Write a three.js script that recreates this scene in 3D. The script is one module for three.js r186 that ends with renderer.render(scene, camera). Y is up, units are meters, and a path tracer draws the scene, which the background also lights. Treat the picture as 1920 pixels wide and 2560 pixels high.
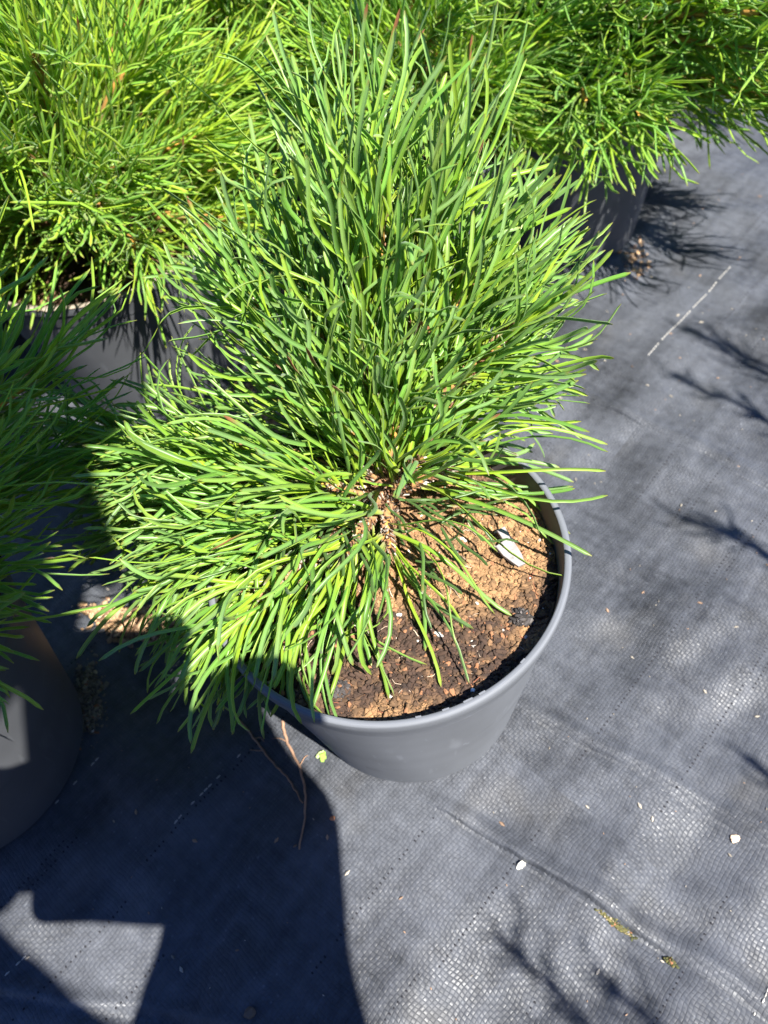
import * as THREE from 'three';
import { MarchingCubes } from 'three/addons/objects/MarchingCubes.js';
import { ImprovedNoise } from 'three/addons/math/ImprovedNoise.js';
import { mergeGeometries, mergeVertices } from 'three/addons/utils/BufferGeometryUtils.js';

// ------------------------------------------------------------------ camera, sky, sun, exposure
const scene = new THREE.Scene();
const D2R = Math.PI / 180;
const camera = new THREE.PerspectiveCamera(66, 0.75, 0.01, 200);
{
  const pitch = 53.17 * D2R, roll = -10.81 * D2R;
  const F = new THREE.Vector3(0, -Math.sin(pitch), -Math.cos(pitch));
  const R0 = new THREE.Vector3(1, 0, 0), U0 = new THREE.Vector3().crossVectors(R0, F);
  const r = R0.clone().multiplyScalar(Math.cos(roll)).addScaledVector(U0, Math.sin(roll));
  const u = U0.clone().multiplyScalar(Math.cos(roll)).addScaledVector(R0, -Math.sin(roll));
  camera.position.set(0.0028, 0.4448, 0.2058);
  camera.quaternion.setFromRotationMatrix(new THREE.Matrix4().makeBasis(r, u, F.clone().negate()));
  camera.focus = 0.35; camera.userData.fStop = 10;
  camera.updateMatrixWorld();
}
const SUN_EL = 55 * D2R, SUN_AZ = 55 * D2R;             // azimuth from +x towards +z
const sunDir = new THREE.Vector3(Math.cos(SUN_EL) * Math.cos(SUN_AZ), Math.sin(SUN_EL), Math.cos(SUN_EL) * Math.sin(SUN_AZ));
{
  const W = 256, H = 128, d = new Float32Array(W * H * 4);
  for (let j = 0; j < H; j++) {
    const el = (j + 0.5) / H * 180 - 90, s = Math.max(0, Math.sin(el * D2R));
    const k = Math.pow(1 - s, 3.2);                      // paler towards the horizon
    for (let i = 0; i < W; i++) {
      const o = (j * W + i) * 4;
      d[o] = 0.026 + 0.16 * k; d[o + 1] = 0.066 + 0.19 * k; d[o + 2] = 0.215 + 0.20 * k; d[o + 3] = 1;
    }
  }
  const t = new THREE.DataTexture(d, W, H, THREE.RGBAFormat, THREE.FloatType);
  t.mapping = THREE.EquirectangularReflectionMapping; t.magFilter = t.minFilter = THREE.LinearFilter; t.needsUpdate = true;
  scene.background = t; scene.environment = t;
}
const sun = new THREE.DirectionalLight(new THREE.Color(1, 0.965, 0.90), 4.6);
sun.position.copy(sunDir).multiplyScalar(4); sun.castShadow = true;
sun.shadow.mapSize.set(4096, 4096); sun.shadow.radius = 1;
Object.assign(sun.shadow.camera, { left: -1.4, right: 1.4, top: 1.4, bottom: -1.4, near: 0.5, far: 9 });
scene.add(sun); scene.add(sun.target);
const renderer = new THREE.WebGLRenderer({ antialias: true });
renderer.toneMapping = THREE.LinearToneMapping;
renderer.toneMappingExposure = 3.8;
renderer.shadowMap.enabled = true;

// ------------------------------------------------------------------ helpers
let seed = 12345;
const rnd = () => { seed |= 0; seed = seed + 0x6D2B79F5 | 0; let t = Math.imul(seed ^ seed >>> 15, 1 | seed); t = t + Math.imul(t ^ t >>> 7, 61 | t) ^ t; return ((t ^ t >>> 14) >>> 0) / 4294967296; };
const rr = (a, b) => a + (b - a) * rnd();
const gauss = () => Math.sqrt(-2 * Math.log(1 - rnd())) * Math.cos(6.2832 * rnd());
const reseed = s => { seed = s; };
const P = new ImprovedNoise();
const ns = (x, y, z = 0) => P.noise(x, y, z);
const fbm = (x, y, z = 0, o = 4) => { let s = 0, a = 0.5; for (let i = 0; i < o; i++) { s += a * P.noise(x, y, z); x = x * 2.03 + 7.1; y = y * 2.03 + 3.7; z = z * 2.03 + 1.9; a *= 0.5; } return s; };
const sm = (a, b, x) => { const t = Math.min(1, Math.max(0, (x - a) / (b - a))); return t * t * (3 - 2 * t); };
const V = (x, y, z) => new THREE.Vector3(x, y, z);
const lerp = (a, b, t) => a + (b - a) * t;
const taken = new Map();
const numbered = n => { const k = taken.get(n) ?? 0; taken.set(n, k + 1); return k ? `${n}_${String(k).padStart(3, '0')}` : n; };
function thing(name, label, category, group) {
  const o = new THREE.Group(); o.name = numbered(name); o.userData = { label, category }; if (group) o.userData.group = group;
  scene.add(o); return o;
}
function mesh(name, geo, mat, parent) {
  const m = new THREE.Mesh(geo, mat); m.name = name; m.castShadow = m.receiveShadow = true; if (parent) parent.add(m); return m;
}
function single(name, geo, mat, label, category, group) {
  const m = mesh(numbered(name), geo, mat, scene); m.userData = { label, category }; if (group) m.userData.group = group; return m;
}
function tex(w, h, fn, srgb = false, repeat) {
  const d = new Uint8Array(w * h * 4);
  for (let j = 0; j < h; j++) for (let i = 0; i < w; i++) {
    const c = fn(i, j), o = (j * w + i) * 4;
    const a = Array.isArray(c) ? c : [c, c, c];
    for (let k = 0; k < 3; k++) d[o + k] = Math.max(0, Math.min(255, Math.round(a[k] * 255)));
    d[o + 3] = 255;
  }
  const t = new THREE.DataTexture(d, w, h, THREE.RGBAFormat);
  t.wrapS = t.wrapT = THREE.RepeatWrapping; t.magFilter = THREE.LinearFilter; t.minFilter = THREE.LinearMipmapLinearFilter; t.generateMipmaps = true;
  if (srgb) t.colorSpace = THREE.SRGBColorSpace;
  if (repeat) t.repeat.set(repeat, repeat);
  t.needsUpdate = true; return t;
}
const lin = (r, g, b) => new THREE.Color().setRGB(r, g, b);

// a growing triangle soup with colours
class Soup {
  constructor() { this.p = []; this.n = []; this.u = []; this.c = []; this.i = []; }
  get count() { return this.p.length / 3; }
  geo() {
    const g = new THREE.BufferGeometry();
    g.setAttribute('position', new THREE.Float32BufferAttribute(this.p, 3));
    g.setAttribute('normal', new THREE.Float32BufferAttribute(this.n, 3));
    g.setAttribute('uv', new THREE.Float32BufferAttribute(this.u, 2));
    g.setAttribute('color', new THREE.Float32BufferAttribute(this.c, 3));
    g.setIndex(this.i); return g;
  }
}
// sweep a ring along points; ring(k,t) -> [s,t,ns,nt] offsets in the frame (side, face)
function sweep(S, pts, side0, profile, width, thick, colorAt, closeEnds = true) {
  const n = pts.length, m = profile.length, base = S.count;
  const T = V(), s = side0.clone(), f = V(), q = V(), nn = V();
  for (let k = 0; k < n; k++) {
    T.subVectors(pts[Math.min(n - 1, k + 1)], pts[Math.max(0, k - 1)]).normalize();
    s.addScaledVector(T, -s.dot(T)).normalize(); f.crossVectors(T, s).normalize();
    const t = k / (n - 1), w = width(t), h = thick(t);
    for (let j = 0; j < m; j++) {
      const a = profile[j];
      q.copy(pts[k]).addScaledVector(s, a[0] * w).addScaledVector(f, a[1] * h);
      nn.copy(s).multiplyScalar(a[2]).addScaledVector(f, a[3]).normalize();
      S.p.push(q.x, q.y, q.z); S.n.push(nn.x, nn.y, nn.z); S.u.push(profile.open ? j / (m - 1) * 0.5 : j / m, t);
      const c = colorAt(t, j); S.c.push(c[0], c[1], c[2]);
    }
  }
  const open = profile.open;
  for (let k = 0; k < n - 1; k++) for (let j = 0; j < (open ? m - 1 : m); j++) {
    const a = base + k * m + j, b = base + k * m + (j + 1) % m, c = a + m, d = b + m;
    S.i.push(a, b, c, b, d, c);
  }
  if (closeEnds && !open) {
    for (let j = 1; j < m - 1; j++) { S.i.push(base, base + j + 1, base + j); const e = base + (n - 1) * m; S.i.push(e, e + j, e + j + 1); }
  }
}
const ROUND = n => Array.from({ length: n }, (_, j) => { const a = j / n * Math.PI * 2; return [Math.cos(a), Math.sin(a), Math.cos(a), Math.sin(a)]; });
// pine needles are channelled blades: a rounded back and a hollow face
const channel = n => Object.assign(Array.from({ length: n }, (_, j) => { const a = Math.PI * (1 - j / (n - 1)) * 0.86 + 0.07 * Math.PI, c = Math.cos(a) / Math.cos(0.07 * Math.PI), q = Math.sin(a); return [-c, q, -c * 0.75, q]; }), { open: true });
const NEEDLE6 = channel(6), NEEDLE4 = channel(4);

// ------------------------------------------------------------------ materials
const needleStripe = tex(64, 128, (i, j) => {
  const u = i / 64; const line = 0.84 + 0.20 * Math.sin(u * 6.2832 * 12) + 0.08 * Math.sin(u * 6.2832 * 5);
  const fleck = ((i * 7 + j * 13 + (i * j) % 17) % 29 === 0 && j > 30) ? 0.14 : 0;
  return Math.min(1, 0.84 * line + 0.08 * ns(i * 0.3, j * 0.05) + fleck);
});
const needleMat = new THREE.MeshPhysicalMaterial({ vertexColors: true, map: needleStripe, roughness: 0.93, bumpMap: needleStripe, bumpScale: 0.00008, specularIntensity: 0.4, clearcoat: 0.6, clearcoatRoughness: 0.32, transmission: 0.42, thickness: 0, side: THREE.DoubleSide });
const barkMat = new THREE.MeshStandardMaterial({ vertexColors: true, roughness: 0.85 });
const soilTex = tex(256, 256, (i, j) => 0.5 + 0.9 * fbm(i * 0.09, j * 0.09, 3, 4));
const soilMat = new THREE.MeshStandardMaterial({ vertexColors: true, roughness: 0.92, bumpMap: soilTex, bumpScale: 0.0015 });
const crumbMat = new THREE.MeshStandardMaterial({ color: 0xffffff, roughness: 0.9 });
const potScuff = tex(1024, 512, (i, j) => {
  const a = fbm(i * 0.012, j * 0.02, 9, 4), b = ns(i * 0.004, j * 0.16, 4);
  let v = 0.63 + 0.20 * a + 0.07 * b + 0.14 * sm(0.22, 0.4, fbm(i * 0.03, j * 0.05, 21, 4)) - 0.12 * sm(0.25, 0.4, fbm(i * 0.006, j * 0.09, 33, 3));
  const h = (Math.imul(i >> 2, 73856093) ^ Math.imul(j, 19349663)) >>> 0;
  if (h % 907 === 0) v += 0.22; if (fbm(i * 0.11, j * 0.11, 51, 2) > 0.33) v += 0.10;
  return v;
});
potScuff.repeat.set(1, 1);
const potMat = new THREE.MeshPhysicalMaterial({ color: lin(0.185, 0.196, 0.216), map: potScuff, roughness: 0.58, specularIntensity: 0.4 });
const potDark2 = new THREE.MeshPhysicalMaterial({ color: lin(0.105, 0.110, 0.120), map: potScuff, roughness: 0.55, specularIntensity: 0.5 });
const potInMat = new THREE.MeshStandardMaterial({ color: lin(0.150, 0.135, 0.125), map: potScuff, roughness: 0.75 });

// ------------------------------------------------------------------ ground: woven weed fabric
const FA = 40 * D2R;                                     // direction of the woven tapes
const WU = [Math.cos(FA), -Math.sin(FA)], WV = [Math.sin(FA), Math.cos(FA)];
const potSpots = [];                                     // filled below, keeps the cloth flat under pots
const POTS = [
  // x, z, rim radius, height
  [0, 0, 0.085, 0.1396], [-0.165, -0.335, 0.095, 0.132], [-0.268, -0.005, 0.087, 0.140], [0.215, -0.415, 0.085, 0.135],
];
const segDist = (x, z, a, b) => { const dx = b[0] - a[0], dz = b[1] - a[1], L = dx * dx + dz * dz; let t = ((x - a[0]) * dx + (z - a[1]) * dz) / L; t = Math.max(0, Math.min(1, t)); const px = x - a[0] - t * dx, pz = z - a[1] - t * dz; return [Math.hypot(px, pz), (px * dz - pz * dx) / Math.sqrt(L), t]; };
const CREASES = [
  [[-0.03, 0.052], [0.30, 0.34], 0.0016], [[0.055, 0.028], [0.30, 0.245], 0.0013], [[0.15, -0.235], [0.34, 0.0], 0.0009],
  [[-0.34, 0.10], [-0.06, 0.18], 0.0012],
];
function clothY(x, z) {
  let y = -0.0060 + 0.0165 * fbm(x * 7 + 2, z * 7 - 1, 0.3, 3);
  const u = x * WU[0] + z * WU[1], v = x * WV[0] + z * WV[1];
  y += 0.0090 * ns(u * 9, v * 22, 5.5) * sm(-0.2, 0.3, ns(x * 6, z * 6, 8) + 0.3);
  y += 0.0034 * ns(u * 21, v * 9, 1.5) + 0.0007 * ns(u * 60, v * 60, 3.1) + 0.0060 * ns(x * 24 + 3, z * 24, 9.2) * sm(-0.25, 0.25, ns(x * 8, z * 8, 2.2));
  for (const [a, b, h] of CREASES) {
    const [d, s] = segDist(x + 0.003 * ns(x * 22, z * 22), z + 0.003 * ns(x * 22, z * 22, 4), a, b);
    const near = sm(0.05, 0.0, d);
    y += near * (h * 1.5 * Math.exp(-((s - 0.004) ** 2) / 0.00002) + h * 1.3 * sm(-0.001, 0.001, s) * Math.exp(-Math.max(0, s) / 0.016)) - h * 1.9 * Math.exp(-d * d / 0.0000035);
  }
  let k = 1;
  for (const [px, pz, R] of POTS) k = Math.min(k, sm(R * 0.70, R * 1.25, Math.hypot(x - px, z - pz)));
  y = Math.min(y, 0.006);
  return lerp(-0.0004, y, k * (1 - sm(1.2, 2.5, Math.hypot(x, z))));
}
{
  const axis = (lo, hi, step, far, n) => { const a = []; const c = Math.round((hi - lo) / step); for (let k = n; k >= 1; k--) a.push(lo - far * Math.pow(k / n, 3)); for (let k = 0; k <= c; k++) a.push(lo + k * step); for (let k = 1; k <= n; k++) a.push(hi + far * Math.pow(k / n, 3)); return a; };
  const xs = axis(-0.34, 0.42, 0.0020, 40, 34), zs = axis(-0.52, 0.25, 0.0020, 40, 34);
  const nx = xs.length, nz = zs.length, p = new Float32Array(nx * nz * 3), uv = new Float32Array(nx * nz * 2), idx = [];
  for (let j = 0; j < nz; j++) for (let i = 0; i < nx; i++) {
    const x = xs[i], z = zs[j], o = j * nx + i;
    p.set([x, clothY(x, z), z], o * 3);
    uv.set([x * WU[0] + z * WU[1], x * WV[0] + z * WV[1]], o * 2);
    if (i && j) idx.push(o - nx - 1, o - 1, o - nx, o - nx, o - 1, o);
  }
  const g = new THREE.BufferGeometry();
  g.setAttribute('position', new THREE.BufferAttribute(p, 3)); g.setAttribute('uv', new THREE.BufferAttribute(uv, 2)); g.setIndex(idx); g.computeVertexNormals();
  // weave: flat tapes passing over and under each other, one tile = 32 x 32 tapes of 2.1 mm
  const N = 32, px = 1024 / N, pitch = 0.0021;
  const wob = Array.from({ length: N * N * 2 }, () => rr(-1, 1));
  const weaveH = (i0, j0) => {
    const T2 = 6.283185 / 1024, i = (i0 + 7 * Math.sin(j0 * T2 * 2) + 4 * Math.sin(j0 * T2 * 5 + i0 * T2 * 2) + 2048) % 1024, j = (j0 + 6 * Math.sin(i0 * T2 * 3 + 1) + 4 * Math.sin(i0 * T2 * 4 - j0 * T2 * 3) + 2048) % 1024;
    const cx = Math.floor(i / px) % N, cy = Math.floor(j / px) % N, fx = (i / px) % 1 - 0.5, fy = (j / px) % 1 - 0.5, over = (cx + cy) & 1, w = wob[cy * N + cx], w2 = wob[N * N + cy * N + cx];
    const a = over ? fx : fy, b = over ? fy : fx;        // b runs along the tape on top
    const edge = sm(0.5, 0.38, Math.abs(a + w * 0.04)), hump = Math.cos(b * Math.PI) ** 0.6;
    return Math.max(0.03, 0.16 + edge * (0.30 + 0.42 * hump) + 0.07 * w2 + 0.05 * ns(a * 30, cx * 3.1, cy * 1.7) + 0.09 * w * a);
  };
  const weave = tex(1024, 1024, (i, j) => weaveH(i, j), false, 1 / (N * pitch));
  const rough = tex(1024, 1024, (i, j) => { const cx = Math.floor(i / px) % N, cy = Math.floor(j / px) % N; return 0.56 + 0.12 * wob[cy * N + cx] + 0.10 * fbm(i * 0.04, j * 0.04, 2, 3); }, false, 1 / (N * pitch));
  // dust: pale film in patches with a grain of its own, 1.1 m wide
  const dust = tex(1280, 1280, (i, j) => {
    const x = i / 1280 * 22, y = j / 1280 * 22;
    const big = fbm(x * 0.55, y * 0.55, 1, 4), streak = fbm(x * 0.7, y * 6, 5, 3), fine = fbm(x * 9, y * 9, 7, 3), cross = fbm(x * 7, y * 1.0, 3, 3);
    let v = 0.50 + 0.46 * big + 0.26 * streak + 0.20 * cross + 0.22 * fine;
    const sp = fbm(x * 26, y * 26, 2, 2); v += 0.5 * sm(0.30, 0.42, sp);
    v = Math.max(0.22, v);
    const warm = sm(0.1, 0.45, fbm(x * 0.9 + 40, y * 0.9, 2, 4)) * 0.10;
    return [v * (0.93 + warm), v * (0.955 + warm * 0.5), v * (1.03 - warm * 0.4)];
  }, false, 1 / 1.1);
  const mat = new THREE.MeshPhysicalMaterial({ color: lin(0.108, 0.113, 0.122), map: dust, bumpMap: weave, bumpScale: 0.00038, roughnessMap: rough, roughness: 0.92, specularIntensity: 0.6 });
  const ground = mesh('ground', g, mat, scene);
  ground.userData = { kind: 'structure', label: 'grey woven weed control fabric covering the ground' };

  // pressed folds standing a little proud of the sheet
  for (const [ax, az, bx, bz, hh] of [[-0.012, 0.066, 0.24, 0.292, 0.0017], [0.066, 0.038, 0.27, 0.222, 0.0013], [0.165, -0.215, 0.30, -0.045, 0.0009]]) {
    const L = Math.hypot(bx - ax, bz - az), dx = (bx - ax) / L, dz = (bz - az) / L, nx2 = -dz, nz2 = dx, n2 = Math.round(L / 0.003), pos = [], uvs = [], ix = [];
    const cs = [[-0.0022, -0.0003], [-0.0010, 0.25], [-0.0003, 1], [0.0005, 0.92], [0.003, 0.55], [0.008, 0.2], [0.014, -0.05]];
    for (let i2 = 0; i2 <= n2; i2++) cs.forEach(([o2, q2]) => {
      const t2 = i2 / n2, wob2 = 0.0035 * ns(t2 * 6, ax * 40) + 0.0012 * ns(t2 * 23, bx * 30), fade = sm(0, 0.12, t2) * (0.75 + 0.5 * ns(t2 * 9, 7));
      const x = ax + dx * L * t2 - nx2 * (o2 * (0.8 + 0.4 * ns(t2 * 7, 3)) + wob2), z = az + dz * L * t2 - nz2 * (o2 * (0.8 + 0.4 * ns(t2 * 7, 3)) + wob2);
      pos.push(x, clothY(x, z) + (q2 > 0 ? q2 * hh * fade : -0.0004), z); uvs.push(x * WU[0] + z * WU[1], x * WV[0] + z * WV[1]);
    });
    const m2 = cs.length; for (let i2 = 0; i2 < n2; i2++) for (let j2 = 0; j2 < m2 - 1; j2++) { const a = i2 * m2 + j2; ix.push(a, a + 1, a + m2, a + 1, a + m2 + 1, a + m2); }
    const fg = new THREE.BufferGeometry(); fg.setAttribute('position', new THREE.Float32BufferAttribute(pos, 3)); fg.setAttribute('uv', new THREE.Float32BufferAttribute(uvs, 2)); fg.setIndex(ix); fg.computeVertexNormals();
    if (fg.attributes.normal.getY(8) < 0) { for (let q = 0; q < ix.length; q += 3) [ix[q + 1], ix[q + 2]] = [ix[q + 2], ix[q + 1]]; fg.setIndex(ix); fg.computeVertexNormals(); }
    mesh('fold', fg, mat, ground);
  }
  // rows of dark dashes painting shade in weave gaps, and a few pale threads
  const S = new Soup(), Wt = new Soup();
  const at = (u, v) => { const x = u * WU[0] + v * WV[0], z = u * WU[1] + v * WV[1]; return V(x, clothY(x, z), z); };
  const dash = (So, u, v, len, wid, h, col) => {
    const a = at(u - len / 2, v), b = at(u + len / 2, v); a.y += h * 0.5; b.y += h * 0.5;
    const m = a.clone().lerp(b, 0.5); m.y += h * 0.6;
    sweep(So, [a, m, b], V(WV[0], 0, WV[1]), ROUND(5), t => wid * (t === 0.5 ? 1 : 0.6), t => h, () => col);
  };
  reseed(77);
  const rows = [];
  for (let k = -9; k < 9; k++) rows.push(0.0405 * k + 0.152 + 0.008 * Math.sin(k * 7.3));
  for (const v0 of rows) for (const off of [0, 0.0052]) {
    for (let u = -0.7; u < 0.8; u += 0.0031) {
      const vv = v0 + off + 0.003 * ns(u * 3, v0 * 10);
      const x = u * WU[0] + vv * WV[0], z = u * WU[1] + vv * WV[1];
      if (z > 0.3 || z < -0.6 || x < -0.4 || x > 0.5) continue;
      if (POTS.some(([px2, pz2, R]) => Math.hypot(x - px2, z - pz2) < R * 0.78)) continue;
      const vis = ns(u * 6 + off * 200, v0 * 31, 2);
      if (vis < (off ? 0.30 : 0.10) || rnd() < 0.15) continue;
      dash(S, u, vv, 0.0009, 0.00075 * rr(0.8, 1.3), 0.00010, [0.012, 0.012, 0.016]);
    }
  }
  mesh('gap_shade_dashes', S.geo(), new THREE.MeshStandardMaterial({ vertexColors: true, roughness: 0.95 }), ground).userData.kind = 'stuff';
  const pale = [[0.228, -0.231, 0.332, -0.317, 0.9], [-0.148, 0.063, -0.104, 0.025, 0.5], [-0.250, 0.133, -0.224, 0.110, 0.7], [-0.217, 0.036, -0.19, 0.010, 0.25], [0.128, 0.196, 0.150, 0.178, 0.8]];
  for (const [x0, z0, x1, z1, dens] of pale) {
    const L = Math.hypot(x1 - x0, z1 - z0), n = Math.round(L / 0.0033), sd = V(-(z1 - z0) / L, 0, (x1 - x0) / L);
    for (let k = 0; k < n; k++) {
      const t = (k + 0.5) / n; if (rnd() > dens) continue;
      const c = V(lerp(x0, x1, t), 0, lerp(z0, z1, t)), d = V((x1 - x0) / L, 0, (z1 - z0) / L).multiplyScalar(0.0013);
      const pts = [c.clone().sub(d), c.clone(), c.clone().add(d)]; pts.forEach((q, e) => { q.y = clothY(q.x, q.z) + (e === 1 ? 0.0004 : 0.0001); });
      sweep(Wt, pts, sd, ROUND(5), tt => tt === 0.5 ? 0.0006 : 0.0003, tt => 0.0003, () => { const b = rr(0.22, 0.40); return [b, b * 0.96, b * 0.88]; });
    }
  }
  mesh('pale_marker_thread', Wt.geo(), new THREE.MeshStandardMaterial({ vertexColors: true, roughness: 0.8 }), ground).userData.kind = 'stuff';
}

// ------------------------------------------------------------------ pots and soil
function lathePot(R, h, rb, prof = {}) {
  const lip = 0.0027;
  const o = [[0.0005, 0.0], [rb - 0.003, 0.0], [rb, 0.002], [lerp(rb, R, 0.83) - 0.0005, h * 0.86], [lerp(rb, R, 0.83) + 0.0003, h * 0.865], [R - 0.0012, h - 0.0065], [R - 0.0002, h - 0.0058], [R, h - 0.0012], [R - 0.0006, h - 0.0002], [R - 0.0014, h], [R - lip, h], [R - lip - 0.0006, h - 0.0008]].map(a => new THREE.Vector2(...a));
  const g = new THREE.LatheGeometry(o, 128); g.rotateY(Math.PI); return g;
}
function latheIn(R, h, rb) {
  const o = [[R - 0.0033, h - 0.0008], [lerp(rb, R, 0.86) - 0.0026, h * 0.86], [rb - 0.003, 0.004], [0.0005, 0.004]].map(a => new THREE.Vector2(...a));
  return new THREE.LatheGeometry(o, 96);
}
function soilHeight(x, z, R, h, depth, rough) {
  const r = Math.hypot(x, z) / R;
  return h - depth + 0.004 * (1 - r * r) + rough * (0.006 * fbm(x * 40 + h * 90, z * 40, 2, 3) + 0.0035 * fbm(x * 160, z * 160, 5, 3));
}
function soilColor(x, z, main) {
  // pale coarse substrate crusted over dark peat, both seen in the pot
  let tan;
  if (main) {
    const c = Math.hypot((x - 0.030) / 0.048, (z + 0.006) / 0.038), front = sm(0.064, 0.076, z + 0.012 * ns(x * 40, 3)) * sm(0.07, 0.0, Math.abs(x + 0.01)) * 0.75, right = sm(0.055, 0.07, x) * sm(0.035, 0.0, z) * 0.7, spot = Math.exp(-((x - 0.058) ** 2 + (z - 0.047) ** 2) / 0.00012) * 0.9;
    tan = sm(1.25, 0.75, c + 0.5 * fbm(x * 45, z * 45, 4, 3)) + front + right + spot;
    tan = Math.min(1, tan + 0.06 + 0.95 * fbm(x * 190, z * 190, 8, 2) + 0.35 * fbm(x * 60, z * 60, 12, 2));
  } else tan = sm(-0.2, 0.3, fbm(x * 30, z * 30, 6, 3));
  tan = Math.max(0, Math.min(1, tan));
  const m = 0.80 + 0.9 * fbm(x * 300, z * 300, 1, 2);
  return [lerp(0.050, 0.285, tan) * m, lerp(0.026, 0.160, tan) * m, lerp(0.015, 0.070, tan) * m];
}
const crumbGeos = [0, 1, 2].map(k => {
  const g = new THREE.IcosahedronGeometry(1, 1); const a = g.attributes.position;
  for (let i = 0; i < a.count; i++) { const v = V().fromBufferAttribute(a, i); const s = 1 + 0.75 * ns(v.x * 1.6 + k * 9, v.y * 1.6, v.z * 1.6); a.setXYZ(i, v.x * s * (1 + 0.4 * k), v.y * s * 0.75, v.z * s); }
  const q = mergeVertices(g.deleteAttribute('uv') && g.deleteAttribute('normal') ? g : g, 1e-3); q.computeVertexNormals(); return q;
});
function makeSoil(parent, R, h, rb, depth, main, nCrumb) {
  const rs = lerp(rb, R, 0.9) - 0.0035, rings = main ? 90 : 30, seg = main ? 220 : 64, p = [0], S = new Soup();
  const put = (x, z) => { S.p.push(x, soilHeight(x, z, R, h, depth, 1), z); S.n.push(0, 1, 0); S.u.push(x * 14, z * 14); S.c.push(...soilColor(x, z, main)); };
  put(0, 0);
  for (let k = 1; k <= rings; k++) for (let j = 0; j < seg; j++) { const r = rs * k / rings, a = j / seg * 6.28318; put(r * Math.cos(a), r * Math.sin(a)); }
  for (let j = 0; j < seg; j++) S.i.push(0, 1 + (j + 1) % seg, 1 + j);
  for (let k = 1; k < rings; k++) for (let j = 0; j < seg; j++) { const a = 1 + (k - 1) * seg + j, b = 1 + (k - 1) * seg + (j + 1) % seg, c = a + seg, d = b + seg; S.i.push(a, b, c, b, d, c); }
  const g = S.geo(); g.computeVertexNormals();
  const soil = mesh('soil', g, soilMat, parent);
  crumbs(soil, nCrumb, () => { const r = rs * Math.sqrt(rnd()) * 0.985, a = rnd() * 6.28318, x = r * Math.cos(a), z = r * Math.sin(a); return [x, soilHeight(x, z, R, h, depth, 1), z, soilColor(x, z, main)]; }, main ? 0.00022 : 0.0004, main ? 0.0013 : 0.0016);
  return soil;
}
function crumbs(parent, n, where, smin, smax, name = 'soil_crumbs') {
  const im = new THREE.InstancedMesh(crumbGeos[1], crumbMat, n), M = new THREE.Matrix4(), q = new THREE.Quaternion(), c = new THREE.Color();
  for (let k = 0; k < n; k++) {
    const [x, y, z, col] = where(), s = (smin + (smax - smin) * Math.pow(rnd(), 3.2)) * (col[0] > 0.2 && smax < 0.0014 ? 0.62 : 1), b = rr(0.6, 1.35);
    q.setFromEuler(new THREE.Euler(rr(-0.7, 0.7), rnd() * 6.28, rr(-0.7, 0.7)));
    M.compose(V(x, y + s * 0.25, z), q, V(s * rr(0.8, 1.5), s * rr(0.6, 1), s)); im.setMatrixAt(k, M);
    if (rnd() < 0.006) c.setRGB(0.5, 0.46, 0.40); else if (rnd() < 0.05) c.setRGB(0.22, 0.10, 0.045); else c.setRGB(Math.min(0.7, col[0] * b), Math.min(0.6, col[1] * b), Math.min(0.5, col[2] * b));
    im.setColorAt(k, c);
  }
  im.name = name; im.userData.kind = 'stuff'; im.castShadow = im.receiveShadow = true; parent.add(im); return im;
}

// ------------------------------------------------------------------ pine shoots and needles
const bez = (a, c, b, t) => V(0, 0, 0).addScaledVector(a, (1 - t) * (1 - t)).addScaledVector(c, 2 * t * (1 - t)).addScaledVector(b, t * t);
function twig(S, a, c, b, r0, r1, n = 12, fresh = 0) {
  const pts = []; for (let k = 0; k <= n; k++) { const q = bez(a, c, b, k / n); q.x += 0.0006 * gauss(); q.y += 0.0006 * gauss(); q.z += 0.0006 * gauss(); pts.push(q); }
  sweep(S, pts, V(1, 0.2, 0.3).normalize(), ROUND(7), t => lerp(r0, r1, t) * (1 + 0.12 * gauss()), t => lerp(r0, r1, t) * (1 + 0.12 * gauss()), t => { const m = rr(0.5, 1.4), w = rnd() < 0.2 ? 1.6 : 1, f = fresh * t; return [lerp(0.20, 0.34, f) * m * w, lerp(0.115, 0.17, f) * m * w, lerp(0.065, 0.03, f) * m]; });
}
// scales of bark left by fallen needles
function barkScales(S, a, c, b, r0, r1, n) {
  for (let k = 0; k < n; k++) {
    const t = rnd(), q = bez(a, c, b, t), T = bez(a, c, b, Math.min(1, t + 0.02)).sub(bez(a, c, b, Math.max(0, t - 0.02))).normalize();
    const rad = V(gauss(), gauss(), gauss()); rad.addScaledVector(T, -rad.dot(T)).normalize();
    const r = lerp(r0, r1, t), e = q.clone().addScaledVector(rad, r * 0.8), f = e.clone().addScaledVector(rad, 0.0016).addScaledVector(T, rr(0.001, 0.003));
    const m = rr(0.5, 1.3), pale = rnd() < 0.35;
    sweep(S, [e, e.clone().lerp(f, 0.6), f], V().crossVectors(T, rad), ROUND(4), tt => 0.0011 * (1 - tt * 0.7), tt => 0.0004, () => pale ? [0.42 * m, 0.36 * m, 0.29 * m] : [0.24 * m, 0.12 * m, 0.06 * m]);
  }
}
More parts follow.
